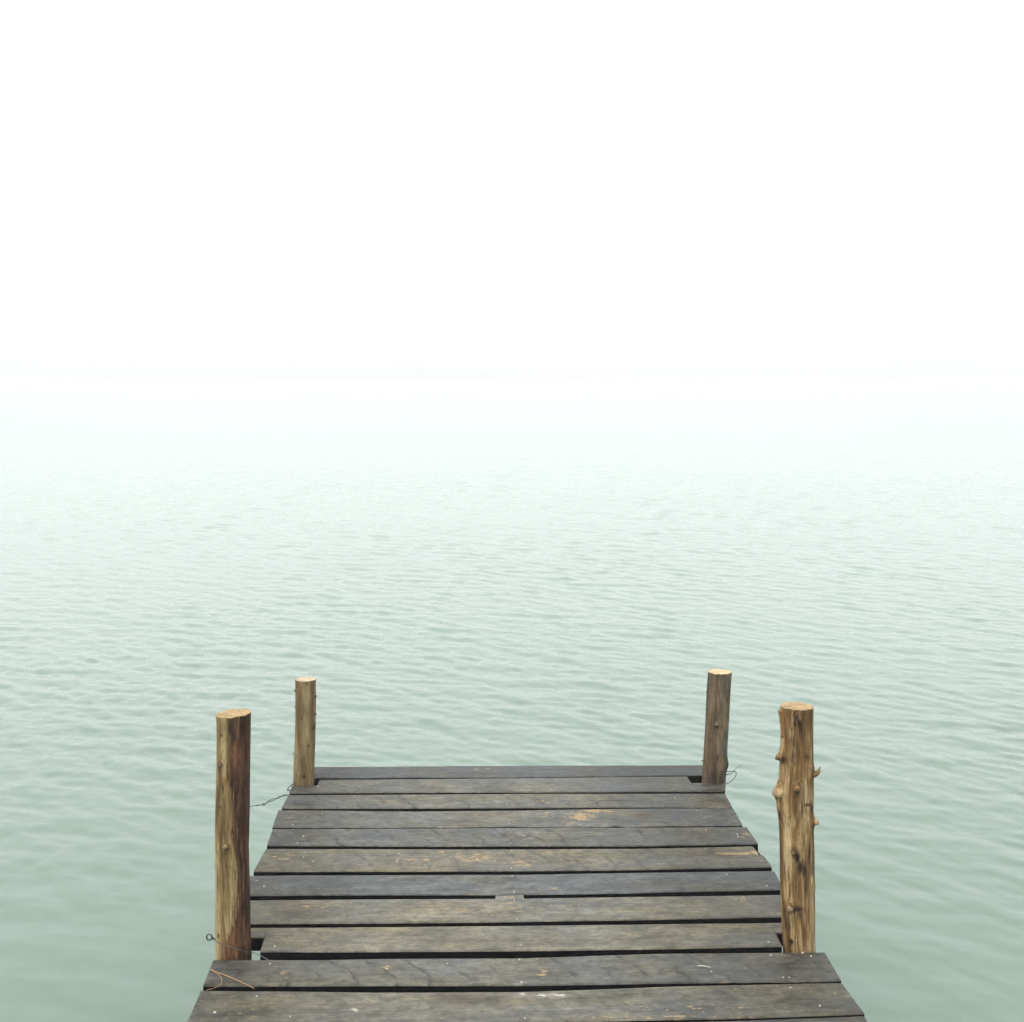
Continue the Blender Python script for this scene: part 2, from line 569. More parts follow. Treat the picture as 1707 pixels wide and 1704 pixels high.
# each plank: far edge and near edge as polylines in photograph pixels (left to right), then its character
PLANKS = [
    dict(far=[(501, 1278.3), (525, 1278), (860, 1275.8), (1193, 1275)], near=[(493, 1298.3), (536, 1297.4), (860, 1296.2), (1150, 1293), (1197, 1292.6)],
         warm=0.02, lum=0.72, saw=0.15, och=[(810, 1282, 30, 5, .5), (990, 1283, 12, 3, .5)]),
    dict(far=[(487, 1309.6), (529, 1309.2), (533, 1300.0), (860, 1297.6), (1145, 1294.2), (1152, 1305.0), (1208, 1304.0)],
         near=[(482, 1321.5), (860, 1320.4), (1208, 1318.5)], warm=0.42, lum=0.95, saw=0.1, st=[(825, 1318, 30, 3, .6)]),
    dict(far=[(480.6, 1325), (860, 1322.9), (1208.5, 1322)], near=[(469.5, 1348), (686, 1347.4), (860, 1346.6), (1080, 1345.8), (1221, 1346.6)],
         warm=0.55, lum=0.92, saw=0.9, och=[(900, 1336, 40, 6, .6), (1165, 1330, 20, 5, .4)]),
    dict(far=[(464.6, 1351), (686, 1352.8), (850, 1351.4), (1000, 1349), (1080, 1348.2), (1222, 1347.8)],
         near=[(454, 1378.8), (686, 1378.9), (770, 1378.2), (860, 1377.4), (930, 1378.0), (1000, 1377.4), (1028, 1375.8), (1045, 1377.6), (1100, 1376.4), (1238, 1375.3)],
         warm=0.35, lum=1.0, saw=0.05, och=[(968, 1361, 22, 7, 1.3), (990, 1352, 28, 4, 1.1), (912, 1358, 16, 5, .8), (950, 1373, 18, 4, .8), (1018, 1352, 10, 4, .9)],
         st=[(1075, 1362, 20, 6, .9)]),
    dict(far=[(454.8, 1382.3), (686, 1381.4), (860, 1380.8), (1042, 1380.2), (1244, 1378.8)], near=[(445, 1408.9), (686, 1409.4), (860, 1409.6), (1055, 1409.6), (1263.6, 1406)],
         warm=0.4, lum=0.9, saw=1.0, och=[(880, 1392, 40, 8, .5), (1240, 1392, 14, 8, .5)]),
    dict(far=[(443.6, 1415.2), (860, 1416.0), (1055, 1415.3), (1261, 1411.2)], near=[(422.7, 1452.2), (686, 1452), (860, 1451), (1030, 1449.4), (1286.5, 1444.6)],
         warm=0.75, lum=0.93, saw=0.6, right_cut=(0.55, 0.012), och=[(690, 1432, 40, 5, .8), (790, 1430, 50, 7, .9), (870, 1438, 20, 6, .9), (735, 1420, 12, 4, .9), (1230, 1424, 40, 2.2, 1.5), (1270, 1422, 26, 3.5, 1.4), (470, 1430, 30, 7, .5)],
         st=[(1190, 1426, 90, 1.6, 1.0), (640, 1436, 14, 6, .5)]),
    dict(far=[(416, 1460.3), (480, 1459.2), (860, 1458), (1055, 1454.8), (1290, 1452)], near=[(405, 1492.3), (686, 1490.8), (860, 1490.6), (1030, 1488.4), (1306, 1482.2)],
         warm=0.02, lum=0.98, saw=0.25, och=[(922, 1480, 8, 3, .8)]),
    dict(far=[(402, 1500.4), (480, 1499.2), (686, 1498), (825.4, 1497.4), (826.4, 1491.9), (872, 1490.9), (873.6, 1496.9), (1310, 1490.8)],
         near=[(389, 1540.2), (628, 1538.8), (860, 1536.2), (1055, 1533.4), (1318, 1528.4)], warm=0.72, lum=1.08, saw=0.1,
         och=[(535, 1510, 60, 4, .7), (1238, 1498, 40, 4, .7), (850, 1514, 40, 10, .55), (770, 1519, 20, 6, .6), (848, 1495, 22, 4, .5), (940, 1512, 36, 8, .5)], st=[(489, 1522, 40, 6, .8), (440, 1515, 40, 6, .45)]),
    dict(far=[(385, 1546.2), (628, 1544.6), (860, 1542.6), (1058, 1540), (1322, 1536.6)],
         near=[(382, 1563.2), (441.5, 1563.4), (433, 1586.2), (628, 1586.6), (860, 1585), (1092, 1582.5), (1303.5, 1577.6), (1289.0, 1555.2), (1328, 1555)], notch_near=True,
         warm=0.85, lum=1.05, saw=0.2, st=[(500, 1577, 40, 4, .6), (720, 1570, 60, 4, .5), (1282, 1553, 14, 5, .6)]),
    dict(far=[(355.8, 1599.9), (530, 1599.6), (628, 1597.8), (860, 1596.6), (1095, 1589.2), (1374, 1586.5)], near=[(338.7, 1643.6), (628, 1643), (860, 1642.3), (1095, 1639), (1402.3, 1635.5)],
         warm=0.45, lum=0.92, saw=1.0, och=[(470, 1620, 24, 9, .5), (643, 1613, 12, 4, 1.0), (903, 1622, 9, 9, .9), (905, 1603, 10, 3, .5)], st=[(440, 1612, 60, 12, .35), (1310, 1595, 16, 1.2, 1.0), (1337, 1592, 7, 1.0, 1.0)]),
    dict(far=[(335.4, 1650.6), (628, 1654.6), (860, 1653.6), (985, 1650), (1112, 1644.6), (1402.3, 1638.8)], near=[(309, 1712), (700, 1709), (860, 1703.4), (1203, 1696.9), (1441, 1689.3)],
         warm=0.7, lum=0.96, saw=0.35, pl=[(906, 1660.5, 9, 2.2, 1.1), (934, 1659.5, 8, 1.6, 1.1), (926, 1657, 6, 1.4, .8), (871, 1658, 4, 1.4, .9), (591, 1684, 4, 2.0, 1.0)],
         och=[(1140, 1680, 120, 5, .5), (1100, 1696, 120, 4, .6), (620, 1698, 40, 6, .5), (410, 1700, 60, 8, .35)], st=[(618, 1691, 18, 4, .8), (760, 1665, 40, 9, .75), (745, 1690, 22, 8, .5)]),
    dict(far=[(306, 1718), (860, 1709.5), (1203, 1702.6), (1440, 1694)], near=[(280, 1790), (860, 1778), (1478, 1760)], warm=0.5, lum=0.95, saw=0.2),
]
THICK = 0.038
PIER_O = Vector((-0.09, 3.6, DECK_Z))
pier = empty('pier', PIER_O)
tag(pier, 'weathered dark plank pier standing in the pale green lake', 'pier')


def interp(poly, s):
    xs = [p[0] for p in poly]
    ys = [p[1] for p in poly]
    return np.interp(s, xs, ys)


plank_objs = []
for pi, P in enumerate(PLANKS):
    def conv(poly):
        return [to_st(deck(*p)) for p in poly]
    far, near = conv(P['far']), conv(P['near'])
    rr = random.Random(100 + pi)
    if P.get('notch_near'):
        # polyline folds back in pixels; keep the steps as steep but single valued
        for i in range(1, len(near)):
            if near[i][0] <= near[i - 1][0]:
                near[i] = (near[i - 1][0] + 0.0012, near[i][1])
    # ends (square cuts, slightly off)
    sLf, sLn, sRf, sRn = far[0][0], near[0][0], far[-1][0], near[-1][0]
    s_all = set(np.linspace(0, 1, 300))
    for poly, a, b in ((far, sLf, sRf), (near, sLn, sRn)):
        for s, _ in poly:
            s_all.add(min(max((s - a) / (b - a), 0), 1))
    us = np.array(sorted(s_all))
    keep = [0]
    for i in range(1, len(us)):
        if us[i] - us[keep[-1]] > 1e-5:
            keep.append(i)
    us = us[keep]
    nu = len(us)
    sf = sLf + (sRf - sLf) * us
    sn = sLn + (sRn - sLn) * us
    tf, tn = interp(far, sf), interp(near, sn)
    wob = np.array([mnoise.noise(Vector((u * 9, pi * 3.1, 0))) * 0.0012 + mnoise.noise(Vector((u * 60, pi * 5.1, 4))) * 0.0006 for u in us])
    wob2 = np.array([mnoise.noise(Vector((u * 9, pi * 3.1, 8))) * 0.0012 + mnoise.noise(Vector((u * 60, pi * 5.1, 2))) * 0.0007 for u in us])
    tf, tn = tf + wob, tn + wob2
    nv = 22
    B = 0.0028
    tilt = rr.uniform(-0.0012, 0.0012)
    prof = [('f', 0.004, -THICK), ('f', 0.0, -THICK + 0.004), ('f', 0.0, -B), ('f', -B * 0.35, -B * 0.35)]
    rows = len(prof) * 2 + nv
    V, PC = [], []
    tmid = 0.5 * (float(np.mean(tf)) + float(np.mean(tn)))
    cut = P.get('right_cut')
    for j in range(rows):
        for i in range(nu):
            if j < 4:
                off, z = prof[j][1], prof[j][2]
                t, s, v = tf[i] + (off if off <= 0 else -off), sf[i], 1.0
            elif j >= 4 + nv:
                k = rows - 1 - j
                off, z = prof[k][1], prof[k][2]
                t, s, v = tn[i] - (off if off <= 0 else -off), sn[i], 0.0
            else:
                v = 1 - (j - 4 + 0.5) / nv
                v = 1 - (j - 4) / (nv - 1)
                m = B * 1.1
                t = (tn[i] + m) * (1 - v) + (tf[i] - m) * v
                s = sn[i] * (1 - v) + sf[i] * v
                z = 0.0
            if cut and us[i] > 0.97 and v > cut[0]:
                s -= cut[1] * (us[i] - 0.97) / 0.03
            zz = z + 0.0011 * mnoise.noise(Vector((s * 2.3, t * 9, pi * 7.7))) + tilt * (v - 0.5) * 2
            p = from_st(s, t, DECK_Z + zz)
            V.append(p)
            PC.append((s + pi * 3.7, t - tmid, z))
    Fc, MI = [], []
    for j in range(rows - 1):
        for i in range(nu - 1):
            a = j * nu + i
            Fc.append((a, a + nu, a + nu + 1, a + 1))
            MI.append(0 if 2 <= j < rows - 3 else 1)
    for i in range(nu - 1):      # underside
        Fc.append((i, i + 1, (rows - 1) * nu + i + 1, (rows - 1) * nu + i))
        MI.append(1)
    capL = [j * nu for j in range(rows)]
    capR = [j * nu + nu - 1 for j in range(rows)]
    Fc.append(tuple(capL[::-1]))
    MI.append(1)
    Fc.append(tuple(capR))
    MI.append(1)
    org = from_st(0.5 * (sLf + sRf), 0.5 * (tf[nu // 2] + tn[nu // 2]), DECK_Z)
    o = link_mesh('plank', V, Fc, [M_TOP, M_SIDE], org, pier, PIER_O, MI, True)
    # hard edge between the cap and the board
    A = np.array([[v.x, v.y] for v in V])
    pxx = CX + A[:, 0] * F / A[:, 1]
    pyy = HY + F * (CAM_Z - DECK_Z) / A[:, 1]

    def patches(lst):
        out = np.zeros(len(V))
        for (x, y, rx, ry, k) in lst:
            d = ((pxx - x) / rx) ** 2 + ((pyy - y) / ry) ** 2
            out = np.maximum(out, k * np.exp(-d * 0.8))
        return np.clip(out, 0, 1.3)
    attr_v(o, 'pc', PC)
    attr(o, 'warm', np.full(len(V), P['warm']))
    # boards are worn paler along the middle where people walk, and darker with damp towards their ends
    sv = np.array([to_st(v)[0] for v in V])
    tv = np.array([to_st(v)[1] for v in V])
    wear = np.array([0.09 * mnoise.noise(Vector((a * 3.1, b * 5.0, pi * 2.3))) for a, b in zip(sv, tv)])
    attr(o, 'lum', P['lum'] * (0.66 + 0.47 * np.exp(-((sv - 0.02) / 0.52) ** 4) + wear))
    attr(o, 'saw', np.full(len(V), P['saw']))
    attr(o, 'ochre', patches(P.get('och', [])))
    attr(o, 'stain', patches(P.get('st', [])))
    attr(o, 'pale', patches(P.get('pl', [])))
    plank_objs.append((o, org, far, near))
for k, lab in ((1, 'plank notched round both far posts'), (3, 'plank with an orange chipped patch'), (5, 'plank split and broken at its right end'),
               (6, 'bluish grey plank'), (7, 'plank with a small tongue bridging the gap behind it'), (8, 'brownish plank notched round both near posts')):
    plank_objs[k][0]['label'] = lab

# nails
NAILS = [(506, 1394.6, 1.3), (496, 1406, 1), (508, 1421, .8), (506, 1429, .8), (522, 1436, .8), (488, 1375, .8), (537, 1357, .8), (530, 1311.5, 1.3),
         (440, 1478, 1.2), (458, 1578, 1), (450, 1607, 1), (428, 1661, 1.1), (358, 1688, 1.5), (484, 1695, .8), (665, 1423.5, 1), (662, 1434.5, 1.1),
         (842.7, 1326, .9), (844, 1342, .9), (844, 1353.5, .9), (849, 1373, .9), (848, 1383.5, .9), (851, 1406, .9), (853, 1419, 1), (852, 1447.5, .9),
         (853.5, 1461, .9), (856.7, 1487, 1), (857, 1501, 1), (861.6, 1532.5, 1.1), (868, 1576, .9), (866, 1600, 1.1), (869, 1638, 1.2), (871, 1658, 1.1), (875, 1698, .9),
         (1285, 1592.6, 1.1), (1305.7, 1630, .9), (1315.8, 1630, .9), (1317.6, 1647, 1), (1366.7, 1677, .9), (1281, 1571, 1), (1229, 1391, .9), (1230, 1395, .9), (1177, 1384, .9),
         (1176, 1416, .8), (1161, 1352, .8), (1125, 1330, .8), (1212, 1458, .9), (1278, 1477, .9), (1338, 1588.5, 1.4), (1352, 1594, .9), (746, 1607, 1.0), (1186, 1620, .8), (645, 1616, 1.0)]
for (x, y, k) in NAILS:
    p = deck(x, y)
    s, t = to_st(p)
    host = None
    for (o, org, far, near) in plank_objs:
        if interp(near, s) + 0.002 < t < interp(far, s) - 0.002:
            host = (o, org)
    if host is None:
        continue
    V, Fc = [], []
    r, n = 0.0024 * k * rng.uniform(0.9, 1.1), 12
    tx, ty = rng.uniform(-.15, .15), rng.uniform(-.15, .15)
    for rad_, z in ((1.0, -0.0015), (1.0, 0.0012), (0.75, 0.0019), (0.3, 0.0022)):
        for i in range(n):
            a = 2 * math.pi * i / n
            dx, dy = math.cos(a) * r * rad_, math.sin(a) * r * rad_
            V.append(p + Vector((dx, dy, z + dx * tx + dy * ty)))
    for j in range(3):
        for i in range(n):
            Fc.append((j * n + i, j * n + (i + 1) % n, (j + 1) * n + (i + 1) % n, (j + 1) * n + i))
    Fc.append(tuple(range(3 * n, 4 * n)))
    link_mesh('nail', V, Fc, [M_NAIL], p.copy(), host[0], host[1])

# ------------------------------------------------------------------ posts
def make_post(Y, outline, top, mats, label, bulges=(), bark=None, knots=(), rusts=(), seed=0, lump=0.02, stubs=(), strip=None, rim=0):
    """outline: (row, left column, right column) of the pole in the photograph, top to bottom, at distance Y.
       top: tilt of the sawn end (dz per metre in x, in y)"""
    ys = [o[0] for o in outline]
    zs_ = [CAM_Z - (y - HY) * Y / F for y in ys]
    cxs = [(((o[1] + o[2]) / 2) - CX) * Y / F for o in outline]
    rs = [(o[2] - o[1]) / 2 * Y / F for o in outline]
    ztop, zlow = zs_[0], zs_[-1]
    zz = list(np.arange(ztop, zlow - 0.02, -0.0035)) + list(np.arange(zlow - 0.04, -0.62, -0.04))
    zi, ci, ri = zs_[::-1], cxs[::-1], rs[::-1]

    def cen(z):
        return float(np.interp(z, zi, ci))

    def radius(z):
        return float(np.interp(z, zi, ri))
    base = Vector((cen(zlow), Y, DECK_Z))
    n = 120
    V, PC, BK, KN, RU = [], [], [], [], []

    def locate(px, py):
        """angle and height of the point of the pole seen at a pixel of the photograph"""
        ph, z = 0.0, CAM_Z - (py - HY) * Y / F
        for _ in range(8):
            Ys = Y - radius(z) * math.cos(ph)
            z = CAM_Z - (py - HY) * Ys / F
            ph = math.asin(max(-1, min(1, ((px - CX) * Ys / F - cen(z)) / radius(z))))
        return ph, z
    bl = []
    for (by, bx, amp, sv, sp_) in bulges:
        ph0, zb = locate(bx, by)
        bl.append((zb, ph0, amp, sv, sp_))

    def surf(phi, z):
        """phi: 0 faces the camera, +90 deg is right"""
        r0 = radius(z)
        c, s_ = math.sin(phi), -math.cos(phi)
        q = Vector((c * 1.3, s_ * 1.3, z * 5.0 + seed * 11))
        k = 1 + lump * mnoise.noise(q) + lump * 0.6 * mnoise.noise(Vector((c * 3.2, s_ * 3.2, z * 9 + seed * 5))) \
            + lump * 0.35 * mnoise.noise(Vector((c * 9, s_ * 9, z * 14 + seed * 3)))
        r = r0 * k
        for (zb, ph0, amp, sv, sp_) in bl:
            dphi = (phi - ph0 + math.pi) % (2 * math.pi) - math.pi
            e = (dphi / sp_) ** 2 + ((z - zb) / sv) ** 2
            if e < 12:
                r += amp * math.exp(-e)
        return r
    for iz, z in enumerate(zz):
        for k in range(n):
            phi = 2 * math.pi * k / n
            r = surf(phi, z)
            dx, dy = math.sin(phi) * r, -math.cos(phi) * r
            zt = z
            if z > ztop - 0.02:
                wgt = 1 - (ztop - z) / 0.02
                ed = (0.0016 * mnoise.noise(Vector((math.sin(phi) * 4, math.cos(phi) * 4, seed))))
                zt = z + wgt * (top[0] * dx + top[1] * dy + ed)
            V.append(Vector((cen(z) + dx, Y + dy, zt)))
            PC.append((dx, dy, z))
            y = HY + (CAM_Z - zt) * F / (Y + dy)
            x = CX + (cen(z) + dx) * F / (Y + dy)
            phs = phi if phi <= math.pi else phi - 2 * math.pi
            if bark is None:
                BK.append(0.0)
            else:
                BK.append(bark(phs, y, x))
            kn = 0.0
            ru = 0.0
            if abs(phs) < math.pi / 2:
                for (kx, ky, krx, kry, ks) in knots:
                    e = ((x - kx) / krx) ** 2 + ((y - ky) / kry) ** 2
                    if e < 8:
                        kn = max(kn, 1.5 * ks * math.exp(-e))
                for (kx, ky, krx, kry, ks) in rusts:
                    e = ((x - kx) / krx) ** 2 + ((y - ky) / kry) ** 2
                    if e < 8:
                        ru = max(ru, ks * math.exp(-e))
            KN.append(kn)
            RU.append(ru)
    nz = len(zz)
    Fc = []
    for i in range(nz - 1):
        for k in range(n):
            a, b = i * n + k, i * n + (k + 1) % n
            Fc.append((a, a + n, b + n, b))
    post = link_mesh('wooden_post', V, Fc, [mats[0]], base)
    attr_v(post, 'pc', PC)
    attr(post, 'bark', BK)
    attr(post, 'knot', np.clip(KN, 0, 1))
    attr(post, 'rust', np.clip(RU, 0, 1))
    tag(post, label, 'post', 'wooden posts at the corners of the pier')
    # sawn end: a slab that continues the outline of the pole
    ring = V[:n]
    c = Vector((cen(ztop), Y, sum(p.z for p in ring) / n))
    TV, TP = [], []
    fr = [1.0, 1.006, 1.0, 0.975, 0.9, 0.75, 0.55, 0.35, 0.15]
    dz = [0.0, 0.0008, 0.0016, 0.0022, 0.0025, 0.0027, 0.0025, 0.0022, 0.002]
    for f_, d in zip(fr, dz):
        for k in range(n):
            q = c + (ring[k] - c) * f_
            q.z = c.z + (ring[k].z - c.z) * f_ + d + (0.0022 * mnoise.noise(Vector((q.x * 55, q.y * 55, seed))) if f_ < 0.99 else 0)
            TV.append(q)
            TP.append((q.x - c.x + 0.004, q.y - c.y - 0.003, 0))
    TF = []
    for i in range(len(fr) - 1):
        for k in range(n):
            a, b = i * n + k, i * n + (k + 1) % n
            TF.append((a, b, b + n, a + n))
    TF.append(tuple(range((len(fr) - 1) * n, len(fr) * n)))
    top_o = link_mesh('sawn_end', TV, TF, [mats[1], M_STUB_DARK], c, post, base, [1 if i < rim * n else 0 for i in range(len(TF))])
    attr_v(top_o, 'pc', TP)

    def on_surface(px, py, lift=0.0):
        ph, z = locate(px, py)
        r = surf(ph, z) + lift
        return Vector((cen(z) + math.sin(ph) * r, Y - math.cos(ph) * r, z)), ph
    for sb in stubs:
        (px, py), path, rads, ms = sb
        p0, ph = on_surface(px, py)
        out = Vector((math.sin(ph), -math.cos(ph), 0))
        side = Vector((math.cos(ph), math.sin(ph), 0))
        up = Vector((0, 0, 1))
        pts = smooth_path([p0 + out * a + up * b + side * c_ for (a, b, c_) in path], 5)
        rl = list(np.interp(np.linspace(0, 1, len(pts)), np.linspace(0, 1, len(rads)), rads))
        nn = 16
        Vs, Fs = tube(pts, rl, nn)
        Vs = [v + Vector((mnoise.noise(v * 130), mnoise.noise(v * 130 + Vector((9, 0, 0))), mnoise.noise(v * 130 + Vector((0, 9, 0))))) * rads[0] * 0.16 for v in Vs]
        mi = [0] * (len(Fs) - 1) + [1]
        own = [ms[0] if ms[0] is M_STUB_DARK else mats[0], ms[1]]
        so = link_mesh('branch_stub', Vs, Fs, own, p0, post, base, mi)
        attr_v(so, 'pc', [(v.x - base.x + out.x * 0.02, v.y - base.y, v.z * 1.0) for v in Vs])
    if strip:
        strip(post, base, on_surface)
    return post, base, on_surface


TAN = ((0.310, 0.240, 0.122), (0.186, 0.132, 0.058), (0.080, 0.048, 0.019))
# near left: pale on its left side, dark reddish bark on its right side
XB = [(1180, 381), (1215, 382), (1250, 385), (1275, 381), (1290, 379), (1312, 383), (1330, 386), (1350, 386.5), (1400, 389), (1450, 395), (1500, 396), (1545, 391), (1570, 379), (1600, 374)]


def bark_left(phs, y, x):
    if phs > 2.4 or phs < -math.pi / 2:
        return 0.0
    if phs > math.pi / 2:
        return 1.0
    xb = np.interp(y, [a for a, _ in XB], [b for _, b in XB])
    return float(sstep(-13.0, 13.0, x - xb))


m_fl = mat_post('near_left_pole', TAN[0], TAN[1], TAN[2], (0.030, 0.013, 0.007), (0.070, 0.035, 0.018), 0.6, 1.0)
m_cut1 = mat_cut('fresh_sawn_end', (0.275, 0.185, 0.088), (0.365, 0.258, 0.130))
m_cut2 = mat_cut('pinkish_sawn_end', (0.38, 0.285, 0.185), (0.47, 0.365, 0.25))
m_cut3 = mat_cut('bright_sawn_end', (0.45, 0.305, 0.165), (0.55, 0.39, 0.225))
STUB = (M_STUB, M_STUB_CUT)
STUBD = (M_STUB, M_STUB_DARK)
NUB = (M_STUB_DARK, M_STUB_DARK)

post_fl, base_fl, surf_fl = make_post(
    3.138, [(1190, 361, 418), (1230, 361.5, 417.5), (1290, 361, 416.5), (1350, 359.5, 415.5), (1410, 359, 414), (1480, 360, 416), (1540, 360, 417), (1598, 360.5, 419)],
    (0.06, -0.02), (m_fl, m_cut1), 'near left wooden post, pale on its left half and dark reddish brown on its right',
    bulges=[(1276, 368, 0.004, 0.016, 0.30), (1411, 378, 0.006, 0.014, 0.25), (1345, 366, 0.002, 0.009, 0.2), (1578, 406, 0.005, 0.014, 0.22)],
    bark=bark_left, knots=[(367.5, 1276, 3.2, 3.6, 1.0), (368.6, 1226, 1.8, 2.6, .9), (366.5, 1345, 1.8, 2.2, .8), (384, 1215, 5, 14, .75), (389, 1228, 5, 12, .7), (363, 1470, 1.4, 18, .6), (364, 1560, 2.2, 4, .7), (380, 1300, 2.2, 6, .5), (366, 1395, 2.6, 9, .35)],
    rusts=[(374, 1302, 3, 7, .8), (381, 1580, 4, 22, .8), (399, 1560, 3, 30, .6), (394, 1255, 10, 30, .3), (362, 1530, 2, 30, .4), (368, 1388, 3, 8, .5)],
    seed=1, lump=0.022, stubs=[((378, 1411), [(-0.006, 0, 0), (0.003, 0.001, 0), (0.0065, -0.002, 0)], [0.0085, 0.0072, 0.0045], STUB),
                              ((367.5, 1276), [(-0.004, 0, 0), (0.0015, 0, 0)], [0.0062, 0.0048], STUBD)])

m_fr = mat_post('near_right_pole', (0.355, 0.262, 0.138), (0.165, 0.097, 0.036), (0.043, 0.020, 0.007), (0.11, 0.06, 0.03), (0.16, 0.09, 0.045), 0.7, 2.0)


def strip_fr(post, base, on_surface):
    # strip of bark still standing off the pole at its top left
    V, Fc = [], []
    n = 12
    for i in range(n + 1):
        t = i / n
        y = 1183 + 46 * t
        p, ph = on_surface(1305.5, y, 0.001)
        q, _ = on_surface(1302.2, y, 0.001)
        outw = (1 - t) ** 1.3 * 0.0048
        a = p + Vector((0.001, -0.001, 0))
        b = q + Vector((-outw, 0.0015, 0))
        V += [a, b, b + Vector((0.0008, 0.004, 0)), a + Vector((0.0005, 0.004, 0))]
    for i in range(n):
        for k in range(4):
            Fc.append((i * 4 + k, i * 4 + (k + 1) % 4, i * 4 + 4 + (k + 1) % 4, i * 4 + 4 + k))
    Fc.append((3, 2, 1, 0))
    Fc.append((n * 4, n * 4 + 1, n * 4 + 2, n * 4 + 3))
    link_mesh('bark_strip', V, Fc, [mat_simple('peeling_orange_bark', (0.20, 0.098, 0.034), 0.7, 0, 0.35, 80)], base.copy(), post, base)


post_fr, base_fr, surf_fr = make_post(
    3.171, [(1178, 1302, 1355), (1225, 1302, 1355), (1260, 1301, 1355.5), (1300, 1298.5, 1356), (1345, 1298.5, 1356), (1400, 1300, 1356.5), (1500, 1302, 1357.5), (1560, 1304.5, 1358), (1588, 1306, 1358.5)],
    (-0.02, -0.03), (m_fr, m_cut1), 'near right wooden post, knobbly golden brown with sawn branch stubs',
    bulges=[(1182, 1303, 0.0045, 0.022, 0.35), (1256, 1303, 0.010, 0.017, 0.5), (1319, 1299.2, 0.0155, 0.021, 0.55), (1340, 1300, 0.005, 0.03, 0.6), (1350, 1302, 0.004, 0.03, 0.5), (1199, 1329, 0.006, 0.016, 0.3), (1285, 1355, 0.004, 0.016, 0.4), (1313, 1329, 0.008, 0.018, 0.3),
            (1419, 1323.7, 0.006, 0.02, 0.3), (1370, 1356, 0.006, 0.014, 0.5), (1512, 1320, 0.006, 0.022, 0.35), (1569, 1319, 0.003, 0.014, 0.25), (1480, 1357, 0.002, 0.012, 0.4)],
    bark=None, knots=[(1328, 1197, 3.5, 6, 1), (1333, 1206, 4, 9, .8), (1325, 1206, 2.5, 5, .8), (1334, 1216, 2, 9, .5), (1323, 1238, 1.8, 12, .8), (1321, 1262, 3, 16, .6), (1330, 1262, 2, 18, .5), (1345, 1262, 3.5, 5, .6),
                      (1347, 1342, 7, 2.2, .9), (1353, 1349, 2.2, 6, .8), (1337, 1352, 1.6, 16, .7), (1329, 1430, 5, 12, .85), (1334, 1446, 6, 12, .85), (1341, 1452, 3.5, 14, .85), (1344, 1475, 4, 26, .6), (1349, 1425, 1.6, 18, .8),
                      (1318, 1300, 2.0, 24, .5), (1326, 1345, 2.5, 18, .5), (1319.5, 1570, 3.4, 4, 1), (1331, 1516, 9, 4.5, .75), (1334, 1526, 4, 6, .5), (1305, 1266, 5, 6, .7), (1340, 1560, 2.2, 34, .45), (1316, 1545, 1.6, 14, .6), (1322, 1480, 1.6, 16, .5)],
    rusts=[(1318, 1290, 8, 30, .35), (1345, 1270, 6, 24, .4), (1317, 1340, 4, 40, .4), (1342, 1500, 5, 60, .35), (1310, 1200, 3, 20, .4)], seed=2, lump=0.03,
    stubs=[((1303, 1258), [(-0.006, 0.003, 0), (0.003, 0.0, 0), (0.0095, -0.005, 0)], [0.0105, 0.0082, 0.0056], STUBD),
           ((1300.5, 1316), [(-0.008, -0.002, 0), (0.001, 0.001, 0), (0.0065, 0.003, 0)], [0.0165, 0.0150, 0.0118], STUB),
           ((1356, 1288), [(-0.006, -0.007, 0), (0.006, -0.001, 0), (0.0115, 0.006, 0), (0.015, 0.018, 0)], [0.0085, 0.0062, 0.0045, 0.0014], STUBD),
           ((1329, 1315), [(-0.006, 0.002, 0), (0.002, 0.0, 0), (0.007, -0.003, 0)], [0.0095, 0.0080, 0.0060], STUBD),
           ((1323.7, 1418), [(-0.006, 0.002, 0), (0.002, 0.0, 0), (0.007, -0.003, 0)], [0.0085, 0.0068, 0.0048], STUB),
           ((1320, 1512), [(-0.006, 0.002, 0), (0.004, 0.0, 0), (0.010, -0.001, 0)], [0.0112, 0.0108, 0.0094], STUB),
           ((1356, 1370), [(-0.006, 0.002, 0), (0.003, 0.0, 0), (0.008, 0.0, 0)], [0.010, 0.008, 0.005], STUB)],
    strip=strip_fr)

m_bl = mat_post('far_left_pole', (0.225, 0.165, 0.088), (0.155, 0.107, 0.052), (0.094, 0.061, 0.028), (0.09, 0.06, 0.035), (0.12, 0.08, 0.05), 0.25, 3.0)
post_bl, base_bl, surf_bl = make_post(
    4.418, [(1133, 492.3, 526.4), (1170, 492.3, 526.6), (1210, 492, 526), (1240, 491.3, 525.3), (1265, 489.8, 524.6), (1290, 489.2, 524), (1311, 488.8, 524)],
    (0.0, -0.02), (m_bl, m_cut2), 'far left wooden post, smooth and plain tan with few dark specks',
    bulges=[(1210, 524, 0.004, 0.016, 0.3)], knots=[(514.3, 1243, 1.6, 2.2, 1), (507, 1294.5, 2.4, 2.6, 1), (523.8, 1212.5, 1.5, 3.2, .9), (512, 1140.5, 1.4, 1.8, .9), (503, 1272, .7, 14, .5)],
    rusts=[(510, 1283, 3, 6, .5)], seed=3, lump=0.012, rim=2,
    stubs=[((492.6, 1152), [(-0.003, 0, 0), (0.0035, 0.001, 0)], [0.0042, 0.003], NUB), ((526.3, 1160), [(-0.003, 0, 0), (0.004, 0.0, 0)], [0.0055, 0.004], NUB),
           ((526.1, 1190), [(-0.003, 0, 0), (0.004, 0.002, 0)], [0.005, 0.003], NUB), ((492.2, 1178.5), [(-0.003, 0, 0), (0.003, 0.0, 0)], [0.003, 0.0022], NUB),
           ((490, 1257), [(-0.003, 0, 0), (0.007, 0.001, 0)], [0.0016, 0.001], NUB)])

